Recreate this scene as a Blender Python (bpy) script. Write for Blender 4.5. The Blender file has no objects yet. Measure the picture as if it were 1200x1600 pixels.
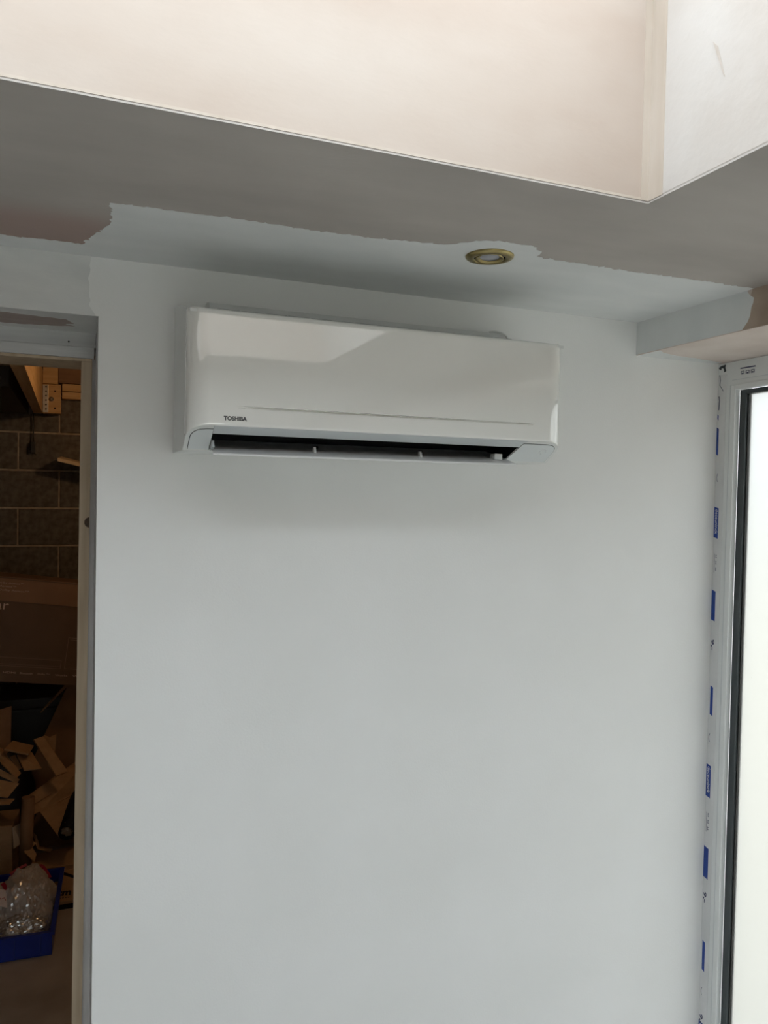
import bpy, bmesh, math, random
from mathutils import Vector, Matrix
from mathutils import noise as mnoise

scene = bpy.context.scene
COL = scene.collection
random.seed(7)

# ------------------------------------------------------------------ camera
F = 1212.56
RT = Vector((0.92977285, -0.36761396, 0.01955566))
UP = Vector((-0.00858869, 0.03144532, 0.99946857))
FW = Vector((0.36803353, 0.9294467, -0.02607968))
cd = bpy.data.cameras.new('camera')
cd.sensor_fit = 'HORIZONTAL'; cd.sensor_width = 36.0; cd.lens = F / 1200.0 * 36.0
cd.clip_start = 0.02; cd.clip_end = 200
cam = bpy.data.objects.new('camera', cd); COL.objects.link(cam)
m = Matrix((RT, UP, -FW)).transposed().to_4x4()
m.translation = Vector((-0.18159, -1.641815, 1.949331))
cam.matrix_world = m
scene.camera = cam

# ------------------------------------------------------------------ sky and exposure
SKY = 8.3     # zenith radiance of a standard overcast sky
w = bpy.data.worlds.new('overcast_sky'); scene.world = w; w.use_nodes = True
bg = w.node_tree.nodes['Background']
bg.inputs[0].default_value = (0.905, 0.95, 1.0, 1)
_n = w.node_tree.nodes; _l = w.node_tree.links
_tc = _n.new('ShaderNodeTexCoord'); _sx = _n.new('ShaderNodeSeparateXYZ'); _mr = _n.new('ShaderNodeMapRange')
_mr.inputs['From Min'].default_value = 0.0; _mr.inputs['From Max'].default_value = 1.0      # (1 + 2 sin h) / 3
_mr.inputs['To Min'].default_value = SKY/3; _mr.inputs['To Max'].default_value = SKY
_l.new(_tc.outputs['Generated'], _sx.inputs[0]); _l.new(_sx.outputs['Z'], _mr.inputs['Value']); _l.new(_mr.outputs['Result'], bg.inputs[1])
vs = scene.view_settings
vs.view_transform = 'Standard'; vs.look = 'None'; vs.gamma = 1.0; vs.exposure = 0.1
vs.use_curve_mapping = False
cy = scene.cycles
cy.use_denoising = True
cy.max_bounces = 16; cy.diffuse_bounces = 10; cy.glossy_bounces = 6; cy.transmission_bounces = 8
cy.transparent_max_bounces = 12
cy.sample_clamp_indirect = 8.0

# ------------------------------------------------------------------ materials
def srgb(r, g, b):
    f = lambda c: (c/255/12.92) if c/255 <= .04045 else ((c/255+.055)/1.055)**2.4
    return (f(r), f(g), f(b), 1)

def mat(name, c1, c2=None, rough=.6, scale=6.0, stretch=(1, 1, 1), bump=0.0, bscale=60.0,
        metal=0.0, spec=.5, coat=0.0, ior=1.5, lo=.35, hi=.65, detail=5.0, coat_ior=1.5):
    ma = bpy.data.materials.new(name); ma.use_nodes = True
    nt = ma.node_tree; bs = nt.nodes['Principled BSDF']
    bs.inputs['Roughness'].default_value = rough; bs.inputs['Metallic'].default_value = metal
    bs.inputs['Specular IOR Level'].default_value = spec; bs.inputs['IOR'].default_value = ior
    bs.inputs['Coat Weight'].default_value = coat; bs.inputs['Coat Roughness'].default_value = .012
    bs.inputs['Coat IOR'].default_value = coat_ior
    bs.inputs['Base Color'].default_value = c1
    tc = nt.nodes.new('ShaderNodeTexCoord'); mp = nt.nodes.new('ShaderNodeMapping')
    mp.inputs['Scale'].default_value = stretch
    nt.links.new(tc.outputs['Object'], mp.inputs[0])
    if c2 is not None:
        no = nt.nodes.new('ShaderNodeTexNoise'); no.inputs['Scale'].default_value = scale
        no.inputs['Detail'].default_value = detail
        rp = nt.nodes.new('ShaderNodeValToRGB')
        rp.color_ramp.elements[0].position = lo; rp.color_ramp.elements[0].color = c1
        rp.color_ramp.elements[1].position = hi; rp.color_ramp.elements[1].color = c2
        nt.links.new(mp.outputs[0], no.inputs[0]); nt.links.new(no.outputs[0], rp.inputs[0])
        nt.links.new(rp.outputs[0], bs.inputs['Base Color'])
    if bump > 0:
        n2 = nt.nodes.new('ShaderNodeTexNoise'); n2.inputs['Scale'].default_value = bscale
        n2.inputs['Detail'].default_value = 4
        bp = nt.nodes.new('ShaderNodeBump'); bp.inputs['Strength'].default_value = bump
        bp.inputs['Distance'].default_value = .002
        nt.links.new(mp.outputs[0], n2.inputs[0]); nt.links.new(n2.outputs[0], bp.inputs['Height'])
        nt.links.new(bp.outputs[0], bs.inputs['Normal'])
    return ma

M = {}
M['wall'] = mat('wall_emulsion', (.82, .82, .81, 1), (.85, .85, .845, 1), .55, 3.0, bump=.12, bscale=220, spec=.3)
M['ceilpaint'] = mat('ceiling_emulsion', (.70, .715, .715, 1), (.75, .76, .76, 1), .6, 4.0, (1, 3, 1), bump=.1, bscale=120, spec=.25)
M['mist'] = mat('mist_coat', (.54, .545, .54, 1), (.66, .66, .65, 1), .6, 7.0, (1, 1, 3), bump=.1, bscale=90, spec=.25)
M['plaster'] = mat('bare_plaster', (.40, .365, .34, 1), (.50, .46, .43, 1), .75, 2.2, (1, 3, 1), bump=.15, bscale=60, spec=.2, lo=.3, hi=.7)
M['plaster_damp'] = mat('damp_plaster', (.34, .275, .25, 1), (.39, .32, .295, 1), .75, 5.0, (1, 4, 1), bump=.15, bscale=60, spec=.2)
def add_stain(ma, col):
    nt = ma.node_tree; bs = nt.nodes['Principled BSDF']; L = nt.links.new; N = nt.nodes.new
    src = bs.inputs['Base Color'].links[0].from_socket
    tc = N('ShaderNodeTexCoord'); sx = N('ShaderNodeSeparateXYZ'); a = N('ShaderNodeMapRange'); b = N('ShaderNodeMapRange'); mu = N('ShaderNodeMath'); mu.operation = 'MULTIPLY'
    a.interpolation_type = 'SMOOTHSTEP'; b.interpolation_type = 'SMOOTHSTEP'
    for n_, lo_, hi_ in ((a, -.30, -.17), (b, -.04, -.17)): n_.inputs['From Min'].default_value = lo_; n_.inputs['From Max'].default_value = hi_
    mx = N('ShaderNodeMix'); mx.data_type = 'RGBA'; mx.inputs[7].default_value = col
    L(tc.outputs['Object'], sx.inputs[0]); L(sx.outputs['Y'], a.inputs['Value']); L(sx.outputs['X'], b.inputs['Value'])
    L(a.outputs[0], mu.inputs[0]); L(b.outputs[0], mu.inputs[1]); L(mu.outputs[0], mx.inputs[0]); L(src, mx.inputs[6]); L(mx.outputs[2], bs.inputs['Base Color'])
add_stain(M['plaster'], (.40, .305, .275, 1))
M['mist_wall'] = mat('wall_first_coat', (.68, .685, .68, 1), (.76, .76, .75, 1), .6, 7.0, (1, 1, 3), bump=.1, bscale=90, spec=.25)
M['plaster_pink'] = mat('pink_plaster', (.58, .49, .44, 1), (.70, .62, .57, 1), .7, 5.0, (1, 1, 4), bump=.12, bscale=80, spec=.2)
M['plaster_brown'] = mat('brown_plaster', (.36, .27, .21, 1), (.48, .38, .31, 1), .7, 9.0, bump=.15, bscale=80, spec=.2)
M['shaft'] = mat('shaft_plaster', (.43, .35, .295, 1), (.49, .425, .375, 1), .7, 2.6, (1, 1, 2.2), bump=.07, bscale=70, spec=.2, lo=.3, hi=.7)
M['shaft_w'] = mat('shaft_plaster_pale', (.475, .425, .385, 1), (.53, .495, .465, 1), .7, 5.0, bump=.3, bscale=50, spec=.2, lo=.3, hi=.6)
M['tape'] = mat('joint_filler', (.455, .385, .32, 1), (.51, .445, .385, 1), .6, 9, (3, 3, .6), spec=.25)
M['stain'] = mat('plaster_stain', (.44, .38, .33, 1), (.50, .45, .41, 1), .7, 14, spec=.2)
M['ac_white'] = mat('gloss_white_plastic', (.93, .925, .895, 1), None, .02, ior=1.6, coat=1.0, coat_ior=2.15)
M['ac_body'] = mat('satin_white_plastic', (.70, .71, .70, 1), None, .35)
M['ac_cap'] = mat('grey_white_plastic', (.66, .69, .70, 1), None, .4)
M['ac_band'] = mat('grey_outlet_plastic', (.56, .59, .61, 1), None, .4)
M['black'] = mat('black_plastic', (.006, .006, .008, 1), (.012, .012, .014, 1), .5, 20, spec=.12)
M['louver'] = mat('louver_plastic', (.80, .80, .80, 1), None, .3)
M['seam'] = mat('seam_shadow_grey', (.05, .055, .06, 1), None, .6)
M['logo'] = mat('logo_ink', (.09, .09, .095, 1), None, .5)
M['icon'] = mat('icon_ink', (.78, .80, .81, 1), None, .4)
M['upvc'] = mat('white_upvc', (.72, .735, .735, 1), (.75, .765, .765, 1), .3, 8)
M['film'] = mat('protective_film', (.66, .665, .67, 1), (.72, .72, .725, 1), .25, 12)
M['blue'] = mat('blue_print', srgb(22, 58, 140), srgb(28, 66, 150), .35, 40)
M['white_ink'] = mat('white_print', (.75, .76, .80, 1), None, .4)
M['ink'] = mat('dark_blue_print', srgb(52, 58, 92), None, .4)
M['gasket'] = mat('black_gasket', (.045, .055, .06, 1), (.06, .07, .075, 1), .45, 10)
M['brass'] = mat('antique_brass', (.36, .28, .12, 1), (.45, .37, .18, 1), .3, 25, metal=1.0)
M['lens'] = mat('frosted_lens', (.40, .40, .44, 1), None, .35)
M['pine'] = mat('raw_pine', (.41, .315, .215, 1), (.51, .40, .285, 1), .6, 9, (6, 6, .35), bump=.15, bscale=50, detail=8)
M['knot'] = mat('wood_knot', (.035, .022, .015, 1), (.07, .04, .025, 1), .7, 60)
M['primer'] = mat('white_primer_on_wood', (.50, .50, .505, 1), (.62, .615, .61, 1), .5, 8, (.4, 4, 6), bump=.2, bscale=60)
M['primer_dark'] = mat('thin_grey_primer', (.54, .525, .525, 1), (.66, .645, .64, 1), .5, 10, (4, 4, .5), bump=.15, bscale=60)
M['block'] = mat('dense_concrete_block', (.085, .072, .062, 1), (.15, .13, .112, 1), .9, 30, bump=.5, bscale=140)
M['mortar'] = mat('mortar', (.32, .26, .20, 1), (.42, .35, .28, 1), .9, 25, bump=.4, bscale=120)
M['timber'] = mat('joist_timber', (.50, .30, .13, 1), (.60, .39, .19, 1), .65, 8, (5, .4, 5), bump=.2, bscale=60)
M['timber_x'] = mat('plate_timber', (.46, .28, .12, 1), (.58, .37, .18, 1), .65, 8, (.4, 5, 5), bump=.2, bscale=60)
M['timber_dark'] = mat('brown_board', (.16, .085, .045, 1), (.22, .12, .06, 1), .6, 8, (.4, 5, 5))
M['pale_wood'] = mat('pale_batten_wood', (.62, .46, .28, 1), (.70, .53, .34, 1), .6, 10, (.4, 5, 5))
M['steel'] = mat('galvanised_steel', (.45, .42, .38, 1), (.55, .52, .48, 1), .4, 30, metal=.9)
M['dark_steel'] = mat('dark_steel', (.015, .014, .014, 1), (.03, .028, .026, 1), .5, 12)
M['card'] = mat('cardboard', (.34, .20, .095, 1), (.41, .25, .125, 1), .8, 12, (1, 1, 3), bump=.15, bscale=120)
M['card_d'] = mat('brown_cardboard', (.20, .105, .05, 1), (.25, .135, .065, 1), .8, 8, bump=.1, bscale=120)
M['card_box'] = mat('printed_box_brown', (.125, .068, .034, 1), (.15, .082, .042, 1), .6, 6)
M['card_strip'] = mat('box_flap_brown', (.24, .125, .06, 1), (.29, .155, .078, 1), .55, 6)
M['card_g'] = mat('greyish_cardboard', (.36, .29, .21, 1), (.42, .345, .26, 1), .8, 10)
M['box_ink'] = mat('pale_box_print', (.62, .46, .36, 1), None, .7)
M['box_line'] = mat('faint_box_print', (.30, .19, .13, 1), None, .7)
M['blue_crate'] = mat('blue_crate_plastic', (.012, .03, .25, 1), (.018, .042, .32, 1), .35, 8)
M['red'] = mat('red_zip_strip', (.30, .012, .04, 1), None, .4)
M['fitting'] = mat('white_fitting_plastic', (.82, .77, .70, 1), None, .35)
M['paper'] = mat('white_label_paper', (.60, .52, .50, 1), (.68, .60, .58, 1), .7, 20)
M['conc'] = mat('concrete_floor', (.29, .235, .185, 1), (.41, .34, .275, 1), .8, 3, bump=.3, bscale=50, detail=8)
M['screed'] = mat('pale_floor_screed', (.56, .55, .53, 1), (.62, .61, .59, 1), .7, 3, bump=.2, bscale=40)
M['paving'] = mat('cream_paving', (.36, .33, .265, 1), (.42, .39, .32, 1), .8, 2, bump=.2, bscale=30)
M['alu'] = mat('grey_aluminium', (.16, .17, .18, 1), None, .4, metal=.4)
M['roomwall'] = mat('room_wall_paint', (.72, .72, .70, 1), (.76, .76, .74, 1), .6, 3)
M['void_black'] = mat('void_black_plastic', (.004, .004, .005, 1), (.008, .008, .009, 1), .5, 10)  # shade-black for the added infill and plinth, also lamp holder plastic

def glass_clear(name, tint=(.95, .97, .97, 1), gl=.06):
    ma = bpy.data.materials.new(name); ma.use_nodes = True; nt = ma.node_tree
    nt.nodes.clear()
    o = nt.nodes.new('ShaderNodeOutputMaterial'); mx = nt.nodes.new('ShaderNodeMixShader')
    t = nt.nodes.new('ShaderNodeBsdfTransparent'); t.inputs[0].default_value = tint
    g = nt.nodes.new('ShaderNodeBsdfGlossy'); g.inputs['Roughness'].default_value = .02
    mx.inputs[0].default_value = gl
    nt.links.new(t.outputs[0], mx.inputs[1]); nt.links.new(g.outputs[0], mx.inputs[2])
    nt.links.new(mx.outputs[0], o.inputs[0])
    return ma
def glass_misted(name):
    # hazy film-covered pane: part straight through, part scattered, specks of dirt
    ma = bpy.data.materials.new(name); ma.use_nodes = True; nt = ma.node_tree
    nt.nodes.clear(); N = nt.nodes.new; L = nt.links.new
    o = N('ShaderNodeOutputMaterial'); mx = N('ShaderNodeMixShader'); m2 = N('ShaderNodeMixShader'); m3 = N('ShaderNodeMixShader')
    t = N('ShaderNodeBsdfRefraction'); t.inputs[0].default_value = (.61, .62, .615, 1); t.inputs['Roughness'].default_value = .55; t.inputs['IOR'].default_value = 1.25
    tr = N('ShaderNodeBsdfTranslucent'); tr.inputs[0].default_value = (.60, .60, .58, 1)
    g = N('ShaderNodeBsdfGlossy'); g.inputs['Roughness'].default_value = .05
    d = N('ShaderNodeBsdfDiffuse'); d.inputs[0].default_value = (.25, .22, .18, 1)
    mx.inputs[0].default_value = .3
    m2.inputs[0].default_value = .05
    tc = N('ShaderNodeTexCoord'); v = N('ShaderNodeTexVoronoi'); v.inputs['Scale'].default_value = 22
    mp = N('ShaderNodeMapping'); mp.inputs['Scale'].default_value = (.05, 1, 1)
    cmp_ = N('ShaderNodeMath'); cmp_.operation = 'LESS_THAN'; cmp_.inputs[1].default_value = .022
    sc = N('ShaderNodeMath'); sc.operation = 'MULTIPLY'; sc.inputs[1].default_value = .5
    L(tc.outputs['Object'], mp.inputs[0]); L(mp.outputs[0], v.inputs['Vector']); L(v.outputs['Distance'], cmp_.inputs[0]); L(cmp_.outputs[0], sc.inputs[0])
    L(t.outputs[0], mx.inputs[1]); L(tr.outputs[0], mx.inputs[2])
    L(mx.outputs[0], m2.inputs[1]); L(g.outputs[0], m2.inputs[2])
    L(sc.outputs[0], m3.inputs[0]); L(m2.outputs[0], m3.inputs[1]); L(d.outputs[0], m3.inputs[2])
    L(m3.outputs[0], o.inputs[0])
    return ma
def plastic_bag(name, dm=.68):
    ma = bpy.data.materials.new(name); ma.use_nodes = True; nt = ma.node_tree
    nt.nodes.clear(); N = nt.nodes.new; L = nt.links.new
    o = N('ShaderNodeOutputMaterial'); a = N('ShaderNodeMixShader'); b = N('ShaderNodeMixShader')
    t = N('ShaderNodeBsdfTransparent'); t.inputs[0].default_value = (.9, .88, .86, 1)
    g = N('ShaderNodeBsdfGlossy'); g.inputs['Roughness'].default_value = .2
    d = N('ShaderNodeBsdfDiffuse'); d.inputs[0].default_value = (.80, .74, .70, 1)
    a.inputs[0].default_value = dm; b.inputs[0].default_value = .33
    L(t.outputs[0], a.inputs[1]); L(d.outputs[0], a.inputs[2])
    L(a.outputs[0], b.inputs[1]); L(g.outputs[0], b.inputs[2]); L(b.outputs[0], o.inputs[0])
    return ma
M['glass'] = glass_clear('rooflight_glass')
M['pane'] = glass_misted('misted_pane_glass')
M['bag'] = plastic_bag('clear_bag_plastic')
M['bag_thin'] = plastic_bag('thin_clear_bag_plastic', .12)

# ------------------------------------------------------------------ helpers
def link(name, me, material, parent=None, loc=(0, 0, 0), smooth=False):
    o = bpy.data.objects.new(name, me); COL.objects.link(o)
    if material is not None:
        me.materials.clear(); me.materials.append(material)
    if smooth:
        for p in me.polygons: p.use_smooth = True
    o.location = loc
    if parent: o.parent = parent
    return o
def from_bm(name, bm, material, parent=None, loc=(0, 0, 0), smooth=False, recalc=True):
    if recalc: bmesh.ops.recalc_face_normals(bm, faces=bm.faces)
    me = bpy.data.meshes.new(name); bm.to_mesh(me); bm.free()
    return link(name, me, material, parent, loc, smooth)
def add_box(bm, x0, x1, y0, y1, z0, z1):
    vs_ = [bm.verts.new(c) for c in ((x0,y0,z0),(x1,y0,z0),(x1,y1,z0),(x0,y1,z0),(x0,y0,z1),(x1,y0,z1),(x1,y1,z1),(x0,y1,z1))]
    for f in ((0,3,2,1),(4,5,6,7),(0,1,5,4),(1,2,6,5),(2,3,7,6),(3,0,4,7)): bm.faces.new([vs_[i] for i in f])
    return vs_
def boxes(name, lst, material, parent=None, bevel=0.0, loc=(0, 0, 0)):
    bm = bmesh.new()
    for b in lst: add_box(bm, *b)
    if bevel > 0: bmesh.ops.bevel(bm, geom=list(bm.edges), offset=bevel, segments=2, affect='EDGES', profile=.6)
    return from_bm(name, bm, material, parent, loc)
def tag(o, label=None, cat=None, group=None, kind=None):
    if label: o['label'] = label
    if cat: o['category'] = cat
    if group: o['group'] = group
    if kind: o['kind'] = kind
    return o
def empty(name, loc=(0, 0, 0)):
    o = bpy.data.objects.new(name, None); COL.objects.link(o); o.location = loc; o.empty_display_size = .05
    return o
def struct(o, label=None): return tag(o, label, None, None, 'structure')
def prism(name, pts, vec, material, parent=None, loc=(0, 0, 0), bevel=0.0):
    """polygon pts (3D, planar-ish) extruded along vec"""
    bm = bmesh.new(); v = Vector(vec)
    a = [bm.verts.new(p) for p in pts]; b = [bm.verts.new(Vector(p) + v) for p in pts]
    bm.faces.new(a); bm.faces.new(list(reversed(b)))
    n = len(a)
    for i in range(n): bm.faces.new([a[i], b[i], b[(i+1) % n], a[(i+1) % n]])
    bmesh.ops.recalc_face_normals(bm, faces=bm.faces)
    if bevel > 0: bmesh.ops.bevel(bm, geom=list(bm.edges), offset=bevel, segments=2, affect='EDGES', profile=.6)
    return from_bm(name, bm, material, parent, loc)
def ragged(pts, amp, step=.012, seed=0, closed=False, normal_axis=2):
    """subdivide a polyline and jitter it, for brushed paint edges"""
    r = random.Random(seed); out = []
    n = len(pts); rng = n if closed else n-1
    for i in range(rng):
        a = Vector(pts[i]); b = Vector(pts[(i+1) % n]); k = max(1, int((b-a).length/step))
        for j in range(k):
            p = a.lerp(b, j/k)
            if not (j == 0 and i == 0 and not closed):
                d = [r.gauss(0, amp) for _ in range(3)]; d[normal_axis] = 0
                p = p + Vector(d)
            out.append(tuple(p))
    if not closed: out.append(tuple(pts[-1]))
    return out
def lathe(name, prof, material, parent=None, loc=(0, 0, 0), seg=48, axis='Z', smooth=True):
    bm = bmesh.new(); rings = []
    for r, z in prof:
        if r < 1e-6: rings.append([bm.verts.new((0, 0, z))]*seg)
        else: rings.append([bm.verts.new((r*math.cos(2*math.pi*i/seg), r*math.sin(2*math.pi*i/seg), z)) for i in range(seg)])
    for a, b in zip(rings[:-1], rings[1:]):
        for i in range(seg):
            f = [a[i], a[(i+1) % seg], b[(i+1) % seg], b[i]]
            u = []
            for q in f:
                if q not in u: u.append(q)
            if len(u) > 2:
                try: bm.faces.new(u)
                except ValueError: pass
    o = from_bm(name, bm, material, parent, loc, smooth)
    return o
def tube(name, pts, r, material, parent=None, seg=10, loc=(0, 0, 0)):
    bm = bmesh.new(); P = [Vector(p) for p in pts]; rings = []
    for i, p in enumerate(P):
        t = (P[min(i+1, len(P)-1)] - P[max(i-1, 0)]).normalized()
        u = t.orthogonal().normalized() if i == 0 else (u - t*u.dot(t)).normalized()
        v = t.cross(u)
        rings.append([bm.verts.new(p + r*(math.cos(2*math.pi*k/seg)*u + math.sin(2*math.pi*k/seg)*v)) for k in range(seg)])
    for a, b in zip(rings[:-1], rings[1:]):
        for k in range(seg): bm.faces.new([a[k], a[(k+1) % seg], b[(k+1) % seg], b[k]])
    bm.faces.new(rings[0]); bm.faces.new(rings[-1])
    return from_bm(name, bm, material, parent, loc, True)
def text(name, body, size, material, parent, mw, bold=0.0, extrude=.0004, fit_w=None, fit_h=None):
    """flat lettering as a mesh; mw maps local text axes (x along, y up, z out)"""
    cu = bpy.data.curves.new(name, 'FONT'); cu.body = body; cu.size = size; cu.extrude = extrude; cu.offset = bold
    cu.resolution_u = 3
    t = bpy.data.objects.new('tmp', cu); COL.objects.link(t)
    bpy.context.view_layer.update()
    me = bpy.data.meshes.new_from_object(t.evaluated_get(bpy.context.evaluated_depsgraph_get()))
    bpy.data.objects.remove(t); me.name = name
    xs = [v.co.x for v in me.vertices]; ys = [v.co.y for v in me.vertices]
    sx = fit_w/(max(xs)-min(xs)) if fit_w else 1; sy = fit_h/(max(ys)-min(ys)) if fit_h else sx
    x0, y0 = min(xs), min(ys)
    for v in me.vertices:
        v.co = mw @ Vector(((v.co.x-x0)*sx, (v.co.y-y0)*sy, v.co.z))
    return link(name, me, material, parent)
def frame_mw(o, x, y):
    x = Vector(x).normalized(); y = Vector(y); y = (y - x*y.dot(x)).normalized(); z = x.cross(y)
    mm = Matrix((x, y, z)).transposed().to_4x4(); mm.translation = Vector(o)
    return mm

HC = 2.4          # ceiling
# ------------------------------------------------------------------ room shell
EX, EZ = -.145, 2.2845
struct(boxes('wall_back', [(EX, 1.5, 0, .30, 0, 2.97), (-1.06, EX, 0, .30, EZ, 2.97), (-2.6, -1.06, 0, .30, 0, 2.97)], M['wall']),
       'smooth white painted wall carrying the air conditioner')
wb = bpy.data.objects['wall_back']
patch = ragged([(-1.2, -.0004, EZ), (-.150, -.0004, EZ)], .0, .05, 1, normal_axis=1) + \
        ragged([(-.163, -.0004, EZ+.02), (-.160, -.0004, HC)], .0012, .008, 2, normal_axis=1) + [(-1.2, -.0004, HC)]
tag(prism('first_coat_patch', patch, (0, .0006, 0), M['mist_wall'], wb), 'greyer first coat of paint above the doorway')
SX0, SX1, SY0, SY1, SZ = -.90, .631, -1.46, -.667, 2.75     # rooflight shaft
struct(boxes('ceiling', [(-2.6, 1.5, -4.6, SY0-.02, HC, HC+.2), (-2.6, 1.5, SY1+.02, 0, HC, HC+.2),
                         (-2.6, SX0-.02, SY0-.02, SY1+.02, HC, HC+.2), (SX1+.02, 1.5, SY0-.02, SY1+.02, HC, HC+.2),
                         (SX0-.02, SX1+.02, SY1, SY1+.02, HC, HC+.003), (SX0-.02, SX1+.02, SY0-.02, SY0, HC, HC+.003), (SX1, SX1+.02, SY0, SY1, HC, HC+.003), (SX0-.02, SX0, SY0, SY1, HC, HC+.003)], M['plaster']),
       'bare grey-brown plaster ceiling, part painted white')
ce = bpy.data.objects['ceiling']
zc = HC - .0005
edge = [(-1.06, -.06, zc), (-.5, -.07, zc), (-.315, -.067, zc), (-.251, -.073, zc), (-.177, -.075, zc), (-.163, -.120, zc), (-.148, -.165, zc),
        (-.133, -.214, zc), (-.131, -.281, zc), (-.138, -.318, zc), (-.08, -.324, zc), (-.01, -.327, zc), (.073, -.333, zc), (.173, -.331, zc),
        (.301, -.335, zc), (.44, -.361, zc), (.472, -.396, zc), (.503, -.412, zc), (.545, -.419, zc), (.58, -.416, zc), (.615, -.401, zc),
        (.622, -.369, zc), (.715, -.364, zc), (.868, -.365, zc), (1.026, -.373, zc), (1.163, -.372, zc)]
tag(prism('ceiling_paint', ragged(edge, .0022, .006, 3) + [(1.163, 0, zc), (-1.06, 0, zc)], (0, 0, .0008), M['ceilpaint'], ce),
    'strip of white paint with a brushed edge along the wall')
# shaft
struct(boxes('wall_shaft_far', [(SX0-.02, SX1+.02, SY1, SY1+.02, HC+.003, SZ)], M['shaft'], bevel=.002), 'cream plastered far side of the rooflight shaft')
struct(boxes('wall_shaft_right', [(SX1, SX1+.02, SY0, SY1, HC+.003, SZ)], M['shaft_w'], bevel=.002), 'pale plastered right side of the rooflight shaft')
struct(boxes('wall_shaft_near', [(SX0-.02, SX1+.02, SY0-.02, SY0, HC+.003, SZ)], M['shaft'], bevel=.002), 'plastered near side of the rooflight shaft')
struct(boxes('wall_shaft_left', [(SX0-.02, SX0, SY0, SY1, HC+.003, SZ)], M['shaft_w'], bevel=.002), 'plastered left end of the rooflight shaft')
sf = bpy.data.objects['wall_shaft_far']; sr = bpy.data.objects['wall_shaft_right']
boxes('joint_filler', [(SX1-.014, SX1-.0005, SY1-.0008, SY1+.001, HC+.0032, SZ)], M['tape'], sf)
boxes('joint_filler', [(SX1-.0008, SX1+.001, SY1-.032, SY1-.0005, HC+.0032, SZ)], M['tape'], sr)
boxes('edge_bead', [(SX0, SX1, SY1-.0006, SY1+.001, HC+.0032, HC+.007)], M['tape'], sf)
sc_ = [(SX1-.0007, -.791, 2.581), (SX1-.0007, -.801, 2.569), (SX1-.0007, -.815, 2.522), (SX1-.0007, -.812, 2.526)]
prism('scrape', sc_, (.0004, 0, 0), M['stain'], sr)
rl = empty('rooflight', (0, 0, SZ)); tag(rl, 'glazed rooflight closing the plastered shaft above', 'rooflight')
boxes('frame', [(SX0-.08, SX1+.08, SY0-.08, SY0+.005, 0, .06), (SX0-.08, SX1+.08, SY1-.005, SY1+.08, 0, .06),
                (SX0-.08, SX0+.005, SY0+.005, SY1-.005, 0, .06), (SX1-.005, SX1+.08, SY0+.005, SY1-.005, 0, .06)], M['alu'], rl)
boxes('pane', [(SX0+.005, SX1-.005, SY0+.005, SY1-.005, .03, .038)], M['glass'], rl)
# bulkhead above the glazing
BX, BZ = 1.1627, 2.3147
struct(boxes('trim_1', [(BX, 1.52, -4.6, 0, BZ, HC)], M['plaster_pink'], bevel=.0015), 'boxed-in bulkhead above the glazed door, half painted')
bk = bpy.data.objects['trim_1']
fp = ragged([(BX-.0004, -.355, HC), (BX-.0004, -.372, HC-.02), (BX-.0004, -.368, HC-.05), (BX-.0004, -.345, BZ+.002)], .0025, .008, 4, normal_axis=0)
prism('side_paint', [(BX-.0004, 0, HC)] + fp + [(BX-.0004, 0, BZ+.002)], (.0008, 0, 0), M['ceilpaint'], bk)
fp2 = [(BX-.0003, -.37, HC), (BX-.0003, -4.5, HC), (BX-.0003, -4.5, BZ+.001), (BX-.0003, -.34, BZ+.001)]
prism('side_bare_plaster', fp2, (.0006, 0, 0), M['plaster_brown'], bk)
up_ = ragged([(BX+.002, -.085, BZ-.0004), (1.205, -.060, BZ-.0004), (1.25, -.048, BZ-.0004), (1.32, -.040, BZ-.0004), (1.43, -.022, BZ-.0004)], .001, .01, 6)
prism('soffit_paint', [(BX+.002, 0, BZ-.0004)] + up_ + [(1.43, 0, BZ-.0004)], (0, 0, .0008), M['ceilpaint'], bk)
# rest of the room (behind the camera)
struct(boxes('floor', [(-2.6, 1.5, -4.6, .25, -.12, 0)], M['screed']))
struct(boxes('wall_left', [(-2.62, -2.6, -4.6, 0, 0, HC)], M['roomwall']))
struct(boxes('wall_front', [(-2.6, -.3, -4.62, -4.6, 0, HC), (.9, 1.5, -4.62, -4.6, 0, HC), (-.3, .9, -4.62, -4.6, 2.15, HC)], M['roomwall']))
w2 = struct(boxes('window_fill', [(-.3, -.23, -4.65, -4.58, .0, 2.15), (.83, .9, -4.65, -4.58, .0, 2.15),
                               (-.23, .83, -4.65, -4.58, 2.08, 2.15), (-.23, .83, -4.65, -4.58, 0, .07)], M['upvc']), 'unseen garden door added behind the viewer for fill light')  # unseen glazing added to brighten the back wall from the front
boxes('pane', [(-.23, .83, -4.622, -4.616, .07, 2.08)], M['glass'], w2)

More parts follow.
